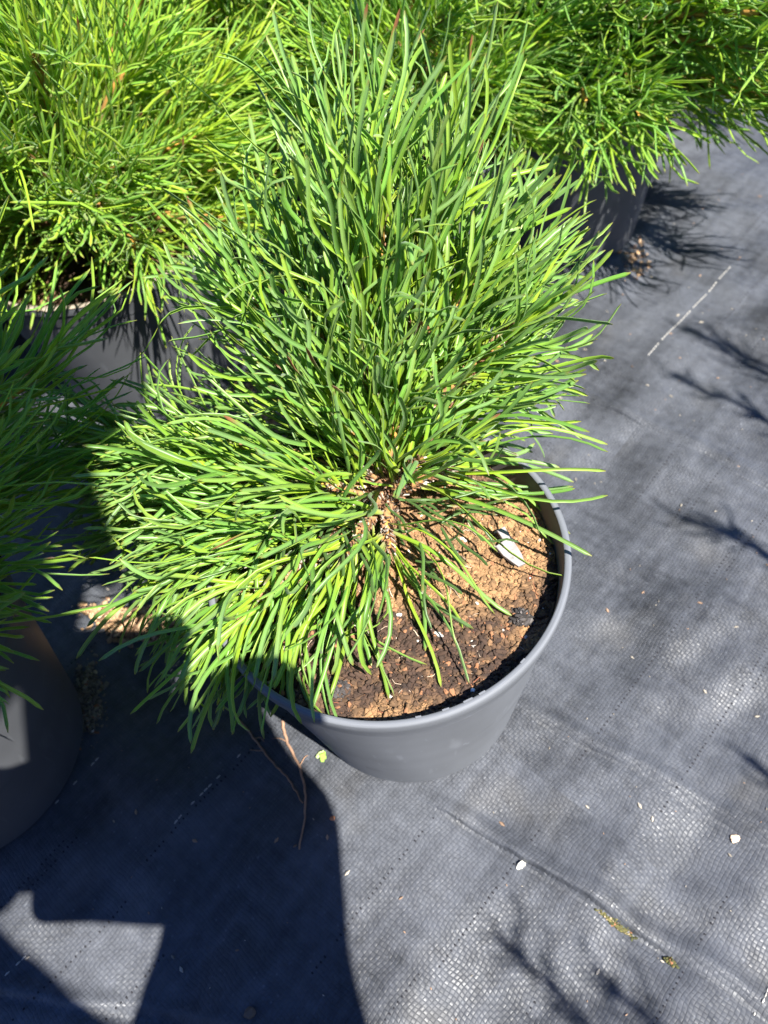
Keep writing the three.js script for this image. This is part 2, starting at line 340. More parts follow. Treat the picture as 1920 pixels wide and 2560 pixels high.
function needlePath(o, d0, side, len, bend, curl, n, floor) {
  const pts = [], d = d0.clone(), q = o.clone(), st = len / n, cs = side.clone(), wv = V().crossVectors(d0, side), wave = [gauss() * 1.25, gauss() * 1.25, rr(3, 7), rr(0, 6.28), rr(3, 7)];
  for (let k = 0; k <= n; k++) {
    const t = k / n; pts.push(q.clone());
    d.addScaledVector(bend, 1.6 / n * (0.35 + t)).normalize();
    d.addScaledVector(side, wave[0] * Math.cos(t * wave[2] + wave[3]) / n).addScaledVector(wv, wave[1] * Math.cos(t * wave[4] + wave[3] * 2) / n).normalize();
    if (curl) d.applyAxisAngle(cs, curl / n * (t > 0.35 ? 2.2 * (t - 0.2) : 0.2));
    q.addScaledVector(d, st);
    if (floor && k < n) { const y = floor(q.x, q.z); if (q.y < y) { q.y = y; d.y = Math.max(d.y, 0.05); d.normalize(); } }
  }
  const e = pts[n], f = pts[n - 1]; pts.splice(n, 0, f.clone().lerp(e, 0.68));      // the blade keeps its width almost to the tip
  return pts;
}
const GREEN = [[0.330, 0.590, 0.026], [0.290, 0.570, 0.030], [0.215, 0.490, 0.045], [0.390, 0.620, 0.018], [0.180, 0.430, 0.036]];
function needleColor(tone, bloom, lush, brown) {
  const g = GREEN[Math.floor(rnd() * GREEN.length)];
  const k = rr(0.66, 1.04) * tone;
  return (t, j) => {
    let c;
    if (t < 0.035) c = [0.50, 0.42, 0.27];
    else {
      const base = sm(0.30, 0.03, t), tip = sm(0.985, 0.995, t), b = Math.min(0.9, bloom) * sm(0.25, 0.8, t) * (j === 2 || j === 3 ? 1 : 0.8);
      c = [lerp(g[0], 0.50, base * 0.8), lerp(g[1], 0.64, base * 0.8), lerp(g[2], 0.018, base)];
      c = [lerp(c[0], 0.280, b), lerp(c[1], 0.460, b), lerp(c[2], 0.165, b)];
      c = [lerp(c[0], 0.36, tip), lerp(c[1], 0.34, tip), lerp(c[2], 0.05, tip)];
      if (j === 0 || j === 5) c = [c[0] * 1.12 + 0.008, c[1] * 1.02, c[2] * 0.85];
      if (brown && t > brown) c = [0.38, 0.15, 0.05];
      c = [c[0] * k * lush[0], c[1] * k * lush[1], c[2] * k * lush[2]];
    }
    return c;
  };
}
// shoot: {a, c, b} curve of the twig; needles spiral round its outer part
function growShoot(o, opt) {
  const { a, c, b } = o, list = [];
  const n = o.n ?? 70, t0 = o.t0 ?? 0.25, len = o.len ?? 0.055, trop = o.trop ?? V(0, 0.12, 0), spread = o.spread ?? [58, 16];
  let phi = rnd() * 6.28; const sway = V(gauss(), gauss() * 0.6, gauss()).multiplyScalar(opt.sway ?? 0.16);
  const twigLen = a.distanceTo(b);
  for (let k = 0; k < n / 2; k++) {
    const s = Math.min(1, Math.max(0, (k + rr(-0.3, 0.3)) / (n / 2))), t = Math.min(1, Math.max(0, t0 + (1 - t0) * Math.pow(s, 0.85)));
    const q = bez(a, c, b, t), T = bez(a, c, b, Math.min(1, t + 0.03)).sub(bez(a, c, b, Math.max(0, t - 0.03))).normalize();
    phi += 2.39996 + rr(-0.25, 0.25);
    const e1 = V(T.y, -T.x, 0.3); e1.addScaledVector(T, -e1.dot(T)).normalize(); const e2 = V().crossVectors(T, e1);
    const rad = e1.multiplyScalar(Math.cos(phi)).addScaledVector(e2, Math.sin(phi));
    const A = (lerp(spread[0], spread[1], Math.pow(s, 0.7)) + 7 * gauss()) * D2R;
    const d = T.clone().multiplyScalar(Math.cos(A)).addScaledVector(rad, Math.sin(A)).normalize();
    const org = q.clone().addScaledVector(rad, 0.0012);
    const L = len * (opt.lenK ?? 1) * rr(0.80, 1.14) * (1 - 0.12 * s);
    const wid = (opt.width ?? 0.00102) * rr(0.88, 1.1);
    const curlBoth = rnd() < (opt.curly ?? 0.10) ? rr(0.9, 2.6) * (rnd() < 0.5 ? -1 : 1) : gauss() * 0.14;
    for (let h = 0; h < 2; h++) {
      const tw = (h ? 1 : -1) * rr(0.02, 0.085);
      const face = rad.clone().multiplyScalar(1).addScaledVector(T, -0.4);
      const side = V().crossVectors(d, face).normalize().applyAxisAngle(d, gauss() * 0.7);
      const dd = d.clone().addScaledVector(side, tw).addScaledVector(V(gauss(), gauss(), gauss()), 0.035).normalize();
      const bend = trop.clone().multiplyScalar(rr(0.6, 1.5)).add(sway).addScaledVector(T, 0.32).addScaledVector(rad, gauss() * 0.12).addScaledVector(V(gauss(), gauss(), gauss()), 0.22);
      const pts = needlePath(org, dd, side, L * rr(0.95, 1.04), bend, curlBoth + gauss() * 0.08, opt.seg ?? 9, opt.floor);
      list.push({ pts, side, wid, col: needleColor(opt.tone ?? 1, (opt.bloom ?? 0.5) * rr(0.1, 1.25), opt.lush ?? [1, 1, 1], rnd() < 0.012 ? rr(0.75, 0.92) : 0) });
    }
  }
  return list;
}
const emit = (S, nd, prof) => sweep(S, nd.pts, nd.side, prof, t => nd.wid * (t < 0.1 ? 0.72 + 2.8 * t : t > 0.99 ? 0.22 : 1 - 0.12 * Math.max(0, (t - 0.5) / 0.5)), t => nd.wid * 0.74 * (t > 0.99 ? 0.2 : 1), nd.col);
const emitDense = (S, nd, prof) => emit(S, nd, prof);

// ------------------------------------------------------------------ the pine in the middle
reseed(4242);
{
  const [px, pz, R, h] = POTS[0], rb = 0.0639, depth = 0.0165;
  const pine = thing('potted_pine', 'dwarf pine in the dark grey pot standing whole in the centre foreground, brown soil showing', 'potted plant', 'potted dwarf pines');
  const pot = mesh('pot', lathePot(R, h, rb), potMat, pine); pot.userData.label = 'dark grey round plastic pot with thin lip';
  mesh('inner_wall', latheIn(R, h, rb), potInMat, pot);
  // burrs left on the lip
  for (const [ang, s] of [[1.42, 1], [1.30, 1.4], [1.22, 1.0], [0.95, 0.9], [1.56, 0.8]]) {
    const g = new THREE.BoxGeometry(0.0030 * s, 0.0007, 0.0008); g.rotateY(-ang + Math.PI / 2); g.translate((R - 0.0028) * Math.cos(ang), h + 0.0001, (R - 0.0028) * Math.sin(ang));
    mesh('rim_burr', g, potMat, pot);
  }
  const soil = makeSoil(pine, R, h, rb, depth, true, 34000);
  const floor = (x, z) => Math.hypot(x, z) < R - 0.004 ? soilHeight(x, z, R, h, depth, 0) + 0.003 : -1;

  const H = V(0.006, 0.136, -0.030);
  const St = new Soup();
  twig(St, V(0.004, 0.115, -0.026), V(0.004, 0.125, -0.028), H, 0.0062, 0.0048, 16);
  barkScales(St, V(0.004, 0.118, -0.026), V(0.004, 0.127, -0.028), H, 0.006, 0.005, 320);
  mesh('stem', St.geo(), barkMat, pine);

  const s = (a, c, b, o = {}) => ({ a: V(...a), c: V(...c), b: V(...b), ...o });
  const hub = [0.006, 0.137, -0.030];
  const dn = V(0, -0.45, 0), dn2 = V(0, -0.75, 0.1), lev = V(0, -0.12, 0), up = V(0, 0.18, 0);
  const shoots = [
    // left, low and spreading
    s(hub, [-0.03, 0.158, -0.030], [-0.072, 0.168, -0.042], { n: 110, trop: V(-0.05, -0.16, 0.05), t0: 0.2, len: 0.062 }),
    s(hub, [-0.03, 0.152, -0.016], [-0.066, 0.158, -0.016], { n: 90, trop: V(-0.05, -0.22, 0.04), t0: 0.2, len: 0.060 }),
    s(hub, [-0.03, 0.160, -0.050], [-0.084, 0.156, -0.062], { n: 100, trop: V(-0.05, -0.2, 0.05), spread: [46, 15], t0: 0.32, len: 0.062 }),
    s(hub, [-0.03, 0.165, -0.062], [-0.106, 0.156, -0.080], { n: 80, trop: V(-0.08, -0.15, 0), spread: [42, 15], t0: 0.5, len: 0.062 }),
    s([-0.03, 0.152, -0.025], [-0.07, 0.140, -0.030], [-0.098, 0.135, -0.045], { n: 80, trop: V(-0.05, -0.35, 0.1), t0: 0.2, len: 0.058 }),
    s([-0.04, 0.156, -0.045], [-0.085, 0.150, -0.07], [-0.118, 0.150, -0.086], { n: 80, trop: lev, t0: 0.2, len: 0.058 }),
    s([-0.02, 0.145, -0.015], [-0.05, 0.142, 0.000], [-0.070, 0.136, 0.006], { n: 48, trop: V(-0.05, -0.45, 0.2), t0: 0.2, len: 0.060 }),
    s([-0.02, 0.145, -0.015], [-0.050, 0.148, 0.010], [-0.068, 0.144, 0.024], { n: 56, trop: V(-0.05, -0.6, 0.25), t0: 0.2, len: 0.060 }),
    s([-0.03, 0.150, -0.020], [-0.070, 0.150, -0.008], [-0.092, 0.142, -0.012], { n: 60, trop: V(-0.08, -0.55, 0.15), t0: 0.15, len: 0.060 }),
    s([-0.06, 0.150, -0.040], [-0.100, 0.142, -0.045], [-0.128, 0.136, -0.058], { n: 64, trop: V(-0.05, -0.3, 0.05), t0: 0.15, len: 0.056 }),
    s([-0.07, 0.152, -0.060], [-0.110, 0.148, -0.085], [-0.140, 0.146, -0.105], { n: 60, trop: V(-0.05, -0.15, 0), t0: 0.3, len: 0.056 }),
    // front, arching over the soil
    s(hub, [-0.008, 0.152, -0.010], [-0.020, 0.150, 0.008], { n: 30, trop: V(-0.05, -0.75, 0.35), t0: 0.35, len: 0.066, spread: [48, 22] }),
    s(hub, [0.003, 0.152, -0.012], [0.002, 0.150, 0.006], { n: 18, trop: V(0.20, -0.6, 0.35), t0: 0.4, len: 0.066, spread: [48, 22] }),
    s(hub, [-0.020, 0.150, -0.010], [-0.040, 0.146, 0.012], { n: 38, trop: V(-0.1, -0.65, 0.35), t0: 0.35, len: 0.064, spread: [48, 22] }),
    // right, low
    s(hub, [0.020, 0.152, -0.030], [0.038, 0.156, -0.028], { n: 20, trop: V(0.15, -0.45, 0.30), t0: 0.35, len: 0.068, spread: [46, 20] }),
    s(hub, [0.025, 0.155, -0.045], [0.052, 0.168, -0.064], { n: 66, trop: lev, t0: 0.3, len: 0.058 }),
    s([0.02, 0.15, -0.045], [0.045, 0.150, -0.072], [0.070, 0.150, -0.088], { n: 70, trop: lev, t0: 0.2, len: 0.056 }),
    // right and up, the branch with the bare brown stem
    s([0.012, 0.146, -0.042], [0.028, 0.185, -0.062], [0.062, 0.222, -0.082], { n: 100, trop: V(0.08, 0.05, 0), t0: 0.42, len: 0.060 }),
    s([0.012, 0.146, -0.042], [0.035, 0.172, -0.075], [0.078, 0.192, -0.108], { n: 96, trop: V(0.1, 0.02, 0), t0: 0.3, len: 0.060 }),
    s([0.03, 0.165, -0.06], [0.05, 0.18, -0.06], [0.070, 0.200, -0.062], { n: 72, trop: V(0.12, 0, 0), t0: 0.25, len: 0.056 }),
    s([0.02, 0.17, -0.06], [0.035, 0.21, -0.08], [0.046, 0.240, -0.098], { n: 88, trop: up, t0: 0.3, len: 0.060 }),
    // up and back
    s(hub, [0.005, 0.185, -0.055], [0.012, 0.235, -0.080], { n: 130, trop: up, t0: 0.16, len: 0.062 }),
    s(hub, [-0.005, 0.180, -0.065], [-0.014, 0.225, -0.110], { n: 124, trop: up, t0: 0.16, len: 0.062 }),
    s(hub, [0.012, 0.180, -0.070], [0.022, 0.225, -0.122], { n: 124, trop: up, t0: 0.16, len: 0.060 }),
    s(hub, [0.008, 0.190, -0.075], [0.008, 0.258, -0.135], { n: 124, trop: up, t0: 0.2, len: 0.062 }),
    s(hub, [-0.012, 0.180, -0.06], [-0.040, 0.212, -0.105], { n: 96, trop: V(-0.08, 0.08, 0), t0: 0.16, len: 0.060 }),
    s(hub, [-0.010, 0.165, -0.075], [-0.045, 0.185, -0.135], { n: 92, trop: V(-0.1, 0.05, 0), t0: 0.16, len: 0.060 }),
    s(hub, [0.015, 0.165, -0.080], [0.040, 0.195, -0.150], { n: 92, trop: up, t0: 0.16, len: 0.060 }),
    s(hub, [0.000, 0.160, -0.080], [-0.008, 0.185, -0.155], { n: 84, trop: up, t0: 0.16, len: 0.058 }),
    s([0.012, 0.150, -0.045], [0.030, 0.200, -0.075], [0.058, 0.252, -0.118], { n: 100, trop: V(0.06, 0.1, 0), t0: 0.16, len: 0.060 }),
    s([0.006, 0.150, -0.045], [0.016, 0.210, -0.070], [0.030, 0.268, -0.108], { n: 96, trop: up, t0: 0.2, len: 0.062 }),
    // short ones close to the middle
    s(hub, [-0.004, 0.165, -0.040], [-0.010, 0.192, -0.052], { n: 84, trop: up, t0: 0.15, len: 0.054, spread: [40, 16] }),
    s(hub, [0.010, 0.165, -0.040], [0.020, 0.190, -0.052], { n: 80, trop: up, t0: 0.15, len: 0.054, spread: [40, 16] }),
    s(hub, [0.012, 0.155, -0.030], [0.024, 0.170, -0.026], { n: 34, trop: V(0.1, 0.05, 0.1), t0: 0.25, len: 0.046, spread: [40, 18] }),
    s(hub, [-0.010, 0.155, -0.026], [-0.022, 0.170, -0.022], { n: 34, trop: V(-0.25, -0.1, 0.1), t0: 0.25, len: 0.048, spread: [40, 18] }),
  ];
  const all = [];
  for (const sh of shoots) { sh.n = Math.round(sh.n * 0.98);
    const g = new THREE.Group(); g.name = 'shoot'; pine.add(g);
    const T = new Soup(); const top = sh.b.y > 0.19;
    twig(T, sh.a, sh.c, sh.b, 0.0026, 0.0016, 22, 0.9); barkScales(T, sh.a, sh.c, sh.b, 0.0026, 0.0017, 230);
    mesh('twig', T.geo(), barkMat, g);
    for (const nd of growShoot(sh, { floor, curly: sh.trop.y < -0.4 ? 0.48 : 0.24, bloom: 0.72, tone: 1.0, lenK: 1.2, thin: sh.thin })) all.push({ nd, g });
  }
  const old = new THREE.Group(); old.name = 'shoot'; old.userData.label = 'old cropped needles round the stem base'; pine.add(old);
  { const T = new Soup(); twig(T, V(0.004, 0.126, -0.028), V(-0.004, 0.128, -0.030), V(-0.012, 0.130, -0.032), 0.004, 0.002); mesh('twig', T.geo(), barkMat, old);
    for (let k = 0; k < 420; k++) {
      const az = rr(0, 6.283), left = k % 3 ? 1 : 0, a2 = left ? rr(2.2, 4.9) : az, r = rr(0.004, 0.05), o = V(0.004 + Math.cos(a2) * r, 0.129 + rr(-0.004, 0.016) + r * 0.35, -0.03 + Math.sin(a2) * r);
      const d = V(Math.cos(a2) + 0.35 * gauss(), 0.12 + 0.25 * gauss(), Math.sin(a2) + 0.35 * gauss()).normalize(), side = V(d.z, 0, -d.x).normalize();
      const pts = needlePath(o, d, side, rr(0.018, 0.034), V(0, -0.1, 0), 0, 5, floor), cut = rnd() < 0.5, tn = rr(0.5, 0.95);
      all.push({ nd: { pts, side, wid: 0.00075, col: t => cut && t > 0.97 ? [0.55, 0.50, 0.40] : cut && t > 0.78 ? [0.30 * tn, 0.26 * tn, 0.05 * tn] : [0.13 * tn, 0.27 * tn, 0.04 * tn] }, g: old, blunt: cut });
    } }
  // the needles that show largest become parts of their own
  const vp = new THREE.Matrix4().multiplyMatrices(camera.projectionMatrix, camera.matrixWorldInverse), c = V();
  for (const e of all) {
    const a = e.nd.pts.map(q => q.clone().applyMatrix4(vp)); let L = 0;
    for (let k = 1; k < a.length; k++) L += Math.hypot((a[k].x - a[k - 1].x) * 0.75, a[k].y - a[k - 1].y);
    const mid = e.nd.pts[Math.min(6, e.nd.pts.length - 1)], dist = mid.distanceTo(camera.position);
    e.score = L * e.nd.wid / dist + 0.0; const am = a[Math.min(6, a.length - 1)]; if (Math.abs(am.x) > 0.98 || Math.abs(am.y) > 0.98) e.score *= 0.3;
  }
  [...all].sort((x, y) => y.score - x.score).slice(0, 300).forEach(e => { e.own = true; });
  const rest = new Map();
  for (const e of all) {
    if (e.own) { const S = new Soup(); emit(S, e.nd, NEEDLE6); mesh('needle', S.geo(), needleMat, e.g); }
    else { if (!rest.has(e.g)) rest.set(e.g, new Soup()); emit(rest.get(e.g), e.nd, NEEDLE6); }
  }
  for (const [g, S] of rest) mesh('needle_cluster', S.geo(), needleMat, g).userData.kind = 'stuff';
  console.log('main needles', all.length);
}

// ------------------------------------------------------------------ the other potted pines
function bushyPine(name, label, x, z, R, h, o = {}) {
  const rb = R * 0.75, t = thing(name, label, 'potted plant', 'potted dwarf pines');
  t.position.set(x, 0, z);
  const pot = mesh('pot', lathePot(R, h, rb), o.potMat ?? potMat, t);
  mesh('inner_wall', latheIn(R, h, rb), potInMat, pot);
  makeSoil(t, R, h, rb, 0.014, false, o.crumbs ?? 900);
  const St = new Soup(), hub = V(0, h - 0.002, 0);
  twig(St, V(0, h - 0.02, 0), V(0, h - 0.01, 0), hub, 0.008, 0.006, 8); mesh('stem', St.geo(), barkMat, t);
  const n = o.shoots ?? 22, H = o.height ?? 0.12, W = o.width ?? 0.12;
  for (let k = 0; k < n; k++) {
    const el = Math.asin(lerp(o.low ?? -0.12, 0.98, (k + 0.5) / n)) + gauss() * 0.1, az = k * 2.39996 + rr(-0.4, 0.4) + (o.turn ?? 0);
    const rad = rr(0.75, 1.1), dx = Math.cos(az) * Math.cos(el) * W * rad + (o.lean?.[0] ?? 0) * rad, dz = Math.sin(az) * Math.cos(el) * W * rad + (o.lean?.[1] ?? 0) * rad, dy = 0.02 + Math.sin(el) * H * rad;
    const b = V(dx, h + dy, dz), c = V(dx * 0.35, h + dy * (0.55 + 0.25 * Math.cos(el)), dz * 0.35);
    const g = new THREE.Group(); g.name = 'shoot'; t.add(g);
    const T = new Soup(); twig(T, hub, c, b, 0.0034, 0.002, 8, 1); mesh('twig', T.geo(), barkMat, g);
    const S = new Soup(), wx = t.position.x, wz = t.position.z;
    const floor = (qx, qz) => Math.hypot(qx, qz) < R - 0.004 ? h - 0.010 : -1;
    for (const nd of growShoot({ a: hub, c, b, n: Math.round((o.n ?? 74) * 1.5), t0: 0.28, len: o.len ?? 0.074, trop: V(0, lerp(-0.05, 0.4, Math.sin(el)), 0), spread: [44, 13] }, { seg: 6, curly: 0.10, floor, lush: o.lush, bloom: o.bloom ?? 0.25, tone: o.tone, width: o.nw ?? 0.00086 })) emit(S, nd, NEEDLE4);
    mesh('needle_cluster', S.geo(), needleMat, g).userData.kind = 'stuff';
  }
  return t;
}
const YL = [1.34, 1.22, 1.0], MID = [1.12, 1.12, 1.0];
reseed(901);
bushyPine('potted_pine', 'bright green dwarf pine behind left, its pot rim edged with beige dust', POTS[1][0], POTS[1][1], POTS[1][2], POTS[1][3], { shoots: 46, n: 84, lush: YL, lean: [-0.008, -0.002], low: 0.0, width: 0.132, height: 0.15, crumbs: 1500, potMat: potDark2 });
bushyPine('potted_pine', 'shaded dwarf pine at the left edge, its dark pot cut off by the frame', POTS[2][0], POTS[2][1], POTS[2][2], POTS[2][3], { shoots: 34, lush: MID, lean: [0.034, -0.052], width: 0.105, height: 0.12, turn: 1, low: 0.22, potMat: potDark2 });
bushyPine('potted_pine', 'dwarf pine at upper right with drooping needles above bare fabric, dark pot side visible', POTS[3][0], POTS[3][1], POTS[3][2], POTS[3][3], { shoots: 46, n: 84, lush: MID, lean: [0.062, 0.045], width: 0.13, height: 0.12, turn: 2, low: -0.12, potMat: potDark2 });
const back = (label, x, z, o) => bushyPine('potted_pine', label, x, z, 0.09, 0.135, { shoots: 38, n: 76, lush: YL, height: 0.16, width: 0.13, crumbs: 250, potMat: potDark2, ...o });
back('yellow green dwarf pine in the top left corner of the picture', -0.36, -0.42, { turn: 3, lean: [0.02, 0.02] });
back('dwarf pine at the top edge left of the centre plant, above the dusty rimmed pot', -0.055, -0.50, { turn: 4, lean: [0, 0.03] });
back('low dwarf pine filling the gap behind the centre plant, left of the drooping one', 0.085, -0.39, { lush: MID, turn: 5, height: 0.11, width: 0.11, shoots: 36 });
back('farthest dwarf pine in the top right corner of the picture', 0.37, -0.60, { lush: MID, turn: 6 });
back('blurred dwarf pine in the back row at far left', -0.25, -0.62, { turn: 7 });
back('blurred dwarf pine in the back row behind the tallest shoots of the centre plant', 0.15, -0.64, { turn: 8, lush: MID });

// ------------------------------------------------------------------ taller pines beyond the right edge, whose shadows fall into view
function tallPine(label, x, z, tips, turn) {
  const R = 0.09, h = 0.135;
  const t = bushyPine('tall_potted_pine', label, x, z, R, h, { shoots: 10, n: 40, height: 0.05, width: 0.055, turn, crumbs: 100, lush: MID });
  t.userData.category = 'potted plant'; t.userData.group = 'taller pines beyond the right edge';
  for (const [tx, ty, tz] of tips) {
    const b = V(tx - x, ty, tz - z), a = V(0, h, 0), c = V(b.x * 0.9, h + (ty - h) * 0.35, b.z * 0.9);
    const g = new THREE.Group(); g.name = 'shoot'; t.add(g);
    const T = new Soup(); twig(T, a, c, b, 0.0032, 0.0016, 10, 1); mesh('twig', T.geo(), barkMat, g);
    const S = new Soup();
    for (const nd of growShoot({ a, c, b, n: 40, t0: 0.5, len: 0.040, trop: V(0, 0.4, 0), spread: [34, 10] }, { seg: 5, curly: 0, lush: MID })) emit(S, nd, NEEDLE4);
    mesh('needle_cluster', S.geo(), needleMat, g).userData.kind = 'stuff';
  }
}
tallPine('tall potted pine with upright candles standing past the right edge, level with the centre pot', 0.50, 0.09, [[0.496, 0.560, 0.066], [0.524, 0.580, 0.093], [0.470, 0.560, 0.114], [0.418, 0.530, 0.227], [0.440, 0.550, 0.253]], 1.4);
tallPine('tall potted pine with upright candles in front of the frame, beside the photographer', 0.26, 0.43, [[0.237, 0.540, 0.455], [0.277, 0.530, 0.473], [0.387, 0.520, 0.383]], 2.2);

// ------------------------------------------------------------------ loose things in the pot and on the fabric
reseed(555);
function chunk(n, sx, sy, sz, rough, s0) {
  const g0 = new THREE.IcosahedronGeometry(1, 3); g0.deleteAttribute('uv'); g0.deleteAttribute('normal');
  const g = mergeVertices(g0, 1e-4), a = g.attributes.position;
  for (let i = 0; i < a.count; i++) { const v = V().fromBufferAttribute(a, i), k = 1 + rough * (ns(v.x * 1.3 + s0, v.y * 1.3, v.z * 1.3) + 0.5 * ns(v.x * 4 + s0, v.y * 4, v.z * 4)); a.setXYZ(i, v.x * k * sx, v.y * k * sy, v.z * k * sz); }
  g.computeVertexNormals(); return g;
}
const stdMat = (r, g, b, ro = 0.85) => new THREE.MeshStandardMaterial({ color: lin(r, g, b), roughness: ro });
const soilY = (x, z) => soilHeight(x, z, 0.085, 0.1396, 0.0165, 1);
function lay(m, x, y, z, ry = 0, rx = 0, rz = 0) { m.position.set(x, y, z); m.rotation.set(rx, ry, rz); return m; }
{ // bark chip: angular, silvery
  const sh = new THREE.Shape([[-0.0045, -0.004], [-0.0065, 0.002], [-0.001, 0.004], [-0.0022, 0.0115], [0.0022, 0.0125], [0.0032, 0.004], [0.0048, -0.006], [0.0045, -0.012], [0.001, -0.0125], [-0.0015, -0.009]].map(p => new THREE.Vector2(...p)));
  const g = new THREE.ExtrudeGeometry(sh, { depth: 0.0016, bevelEnabled: true, bevelThickness: 0.0005, bevelSize: 0.0005, bevelSegments: 2, steps: 1 }); g.rotateX(-Math.PI / 2);
  const t = tex(128, 128, (i, j) => 0.74 + 0.6 * fbm(i * 0.05, j * 0.10, 4, 4)); t.repeat.set(22, 22);
  lay(single('bark_chip', g, new THREE.MeshStandardMaterial({ color: lin(0.30, 0.275, 0.262), map: t, bumpMap: t, bumpScale: 0.0006, roughness: 0.6 }), 'pale silvery bark chip lying on the tan soil at the right of the centre pot', 'bark chip'), 0.0575, soilY(0.057, 0.003) + 0.0022, 0.004, 0.12, 0.12, -0.1).scale.setScalar(0.85);
}
function soilPile(name, label, cat, cx, cz, rx, rz, ang, n, cols, hgt, smax) {
  const im = crumbs(scene, n, () => {
    const a = rnd() * 6.283, r = Math.sqrt(rnd()) * (0.8 + 0.5 * ns(Math.cos(a) * 1.7 + cx * 90, Math.sin(a) * 1.7, cz * 50)), lx = Math.cos(a) * r * rx, lz = Math.sin(a) * r * rz;
    const x = cx + lx * Math.cos(ang) - lz * Math.sin(ang), z = cz + lx * Math.sin(ang) + lz * Math.cos(ang);
    return [x, soilY(x, z) + Math.max(0, 1 - r * r) * hgt * (0.5 + 0.5 * rnd()), z, cols[Math.floor(rnd() * cols.length)]];
  }, 0.0003, smax, name);
  im.userData = { kind: 'stuff', label, category: cat };
}
soilPile('peat_lump', 'fuzzy blackish lump of peat near the right rim of the centre pot', 'peat', 0.0545, 0.040, 0.0062, 0.0050, 0.4, 420, [[0.018, 0.015, 0.014], [0.035, 0.028, 0.024], [0.08, 0.07, 0.065]], 0.0035, 0.0012);
soilPile('dark_crust', 'dark grey crusty flake of peat by the front rim of the centre pot', 'peat', -0.033, 0.056, 0.0080, 0.0052, 0.2, 420, [[0.040, 0.035, 0.034], [0.055, 0.048, 0.046], [0.030, 0.025, 0.023]], 0.0012, 0.0011);
lay(single('white_grain', chunk(2, 0.0011, 0.0009, 0.0010, 0.4, 5), stdMat(0.75, 0.74, 0.70), 'tiny white grain on soil inside the front right rim', 'grain'), 0.026, soilY(0.026, 0.069) + 0.0012, 0.069);
{ // roots and fibres on the soil
  const S = new Soup();
  for (let k = 0; k < 90; k++) {
    const a = rnd() * 6.283, r = 0.074 * Math.sqrt(rnd()), x = r * Math.cos(a), z = r * Math.sin(a), d = rnd() * 6.283, L = rr(0.004, 0.014), pts = []; let dd = d, qx = x, qz = z;
    for (let j = 0; j < 7; j++) { pts.push(V(qx, soilY(qx, qz) + 0.0007 + 0.0006 * Math.sin(j), qz)); dd += gauss() * 0.35; qx += Math.cos(dd) * L / 6; qz += Math.sin(dd) * L / 6; if (Math.hypot(qx, qz) > 0.077) break; }
    if (pts.length < 3) continue; const m = rr(0.35, 1), w = rr(0.00012, 0.00028); const red = rnd() < 0.2;
    sweep(S, pts, V(0, 1, 0.1), ROUND(4), () => w, () => w, () => red ? [0.30 * m, 0.10 * m, 0.05 * m] : [0.55 * m, 0.42 * m, 0.30 * m]);
  }
  const m = mesh('root_fibres', S.geo(), barkMat, scene); m.userData = { kind: 'stuff', label: 'fine dry root fibres scattered over the soil of the centre pot', category: 'fibres' };
}
function dryTwig(label, pts, r, forks) {
  const t = thing('dry_twig', label, 'twig');
  const put = q => V(q[0], clothY(q[0], q[1]) + r + (q[2] ?? 0), q[1]);
  const S = new Soup(), curve = new THREE.CatmullRomCurve3(pts.map(put)).getPoints(26).map(q => { q.x += 0.0003 * gauss(); q.z += 0.0003 * gauss(); return q; });
  sweep(S, curve, V(0, 1, 0), ROUND(6), u => r * (1.15 - 0.6 * u) * (1 + 0.15 * gauss()), u => r * (1.15 - 0.6 * u), () => { const m = rr(0.7, 1.3); return [0.27 * m, 0.16 * m, 0.10 * m]; });
  mesh('stalk', S.geo(), barkMat, t);
  for (const f of forks) { const G = new Soup(); sweep(G, new THREE.CatmullRomCurve3(f.map(put)).getPoints(8), V(0, 1, 0), ROUND(5), u => r * 0.5 * (1 - 0.6 * u), u => r * 0.5 * (1 - 0.6 * u), () => [0.26, 0.15, 0.09]); mesh('side_twig', G.geo(), barkMat, t); }
}
dryTwig('thin forked reddish dry twig on fabric beside the left front of the centre pot', [[-0.081, 0.012], [-0.0785, 0.024], [-0.073, 0.040], [-0.0705, 0.055], [-0.072, 0.070], [-0.0765, 0.087]], 0.0009, [[[-0.078, 0.026], [-0.083, 0.0225], [-0.087, 0.022]], [[-0.0725, 0.042], [-0.069, 0.037], [-0.067, 0.036]]]);
dryTwig('longer dull dry twig crossing the shaded fabric left of the reddish twig', [[-0.113, -0.004], [-0.103, 0.012], [-0.091, 0.031], [-0.080, 0.047], [-0.072, 0.063]], 0.0008, [[[-0.098, 0.02], [-0.094, 0.020], [-0.092, 0.023]], [[-0.093, 0.028], [-0.098, 0.027], [-0.101, 0.026]]]);
{ // green bud
  const t = thing('green_bud', 'small fallen pale green bud on fabric touching the pot shadow edge', 'bud'); t.position.set(-0.0585, clothY(-0.0585, 0.038) + 0.0012, 0.0385);
  mesh('bud', chunk(2, 0.0022, 0.0016, 0.0028, 0.5, 2), stdMat(0.20, 0.34, 0.05), t);
  const l = mesh('leaf', chunk(2, 0.0026, 0.0005, 0.0012, 0.5, 6), stdMat(0.34, 0.42, 0.18), t); l.position.set(-0.0016, 0.0006, -0.0014); l.rotation.y = 0.7;
}
lay(single('white_pebble', chunk(2, 0.0026, 0.0013, 0.0017, 0.4, 9), stdMat(0.72, 0.70, 0.58), 'creamy white seed lying on the fabric crease in front of the pot', 'seed'), 0.0385, clothY(0.0385, 0.1145) + 0.0008, 0.1145, 0.5);
lay(single('tan_chip', chunk(2, 0.0026, 0.0006, 0.0019, 0.5, 12), stdMat(0.60, 0.44, 0.30), 'flat tan chip lying on fabric at the lower right edge', 'chip'), 0.151, clothY(0.151, 0.1205) + 0.0005, 0.1205, 0.3);
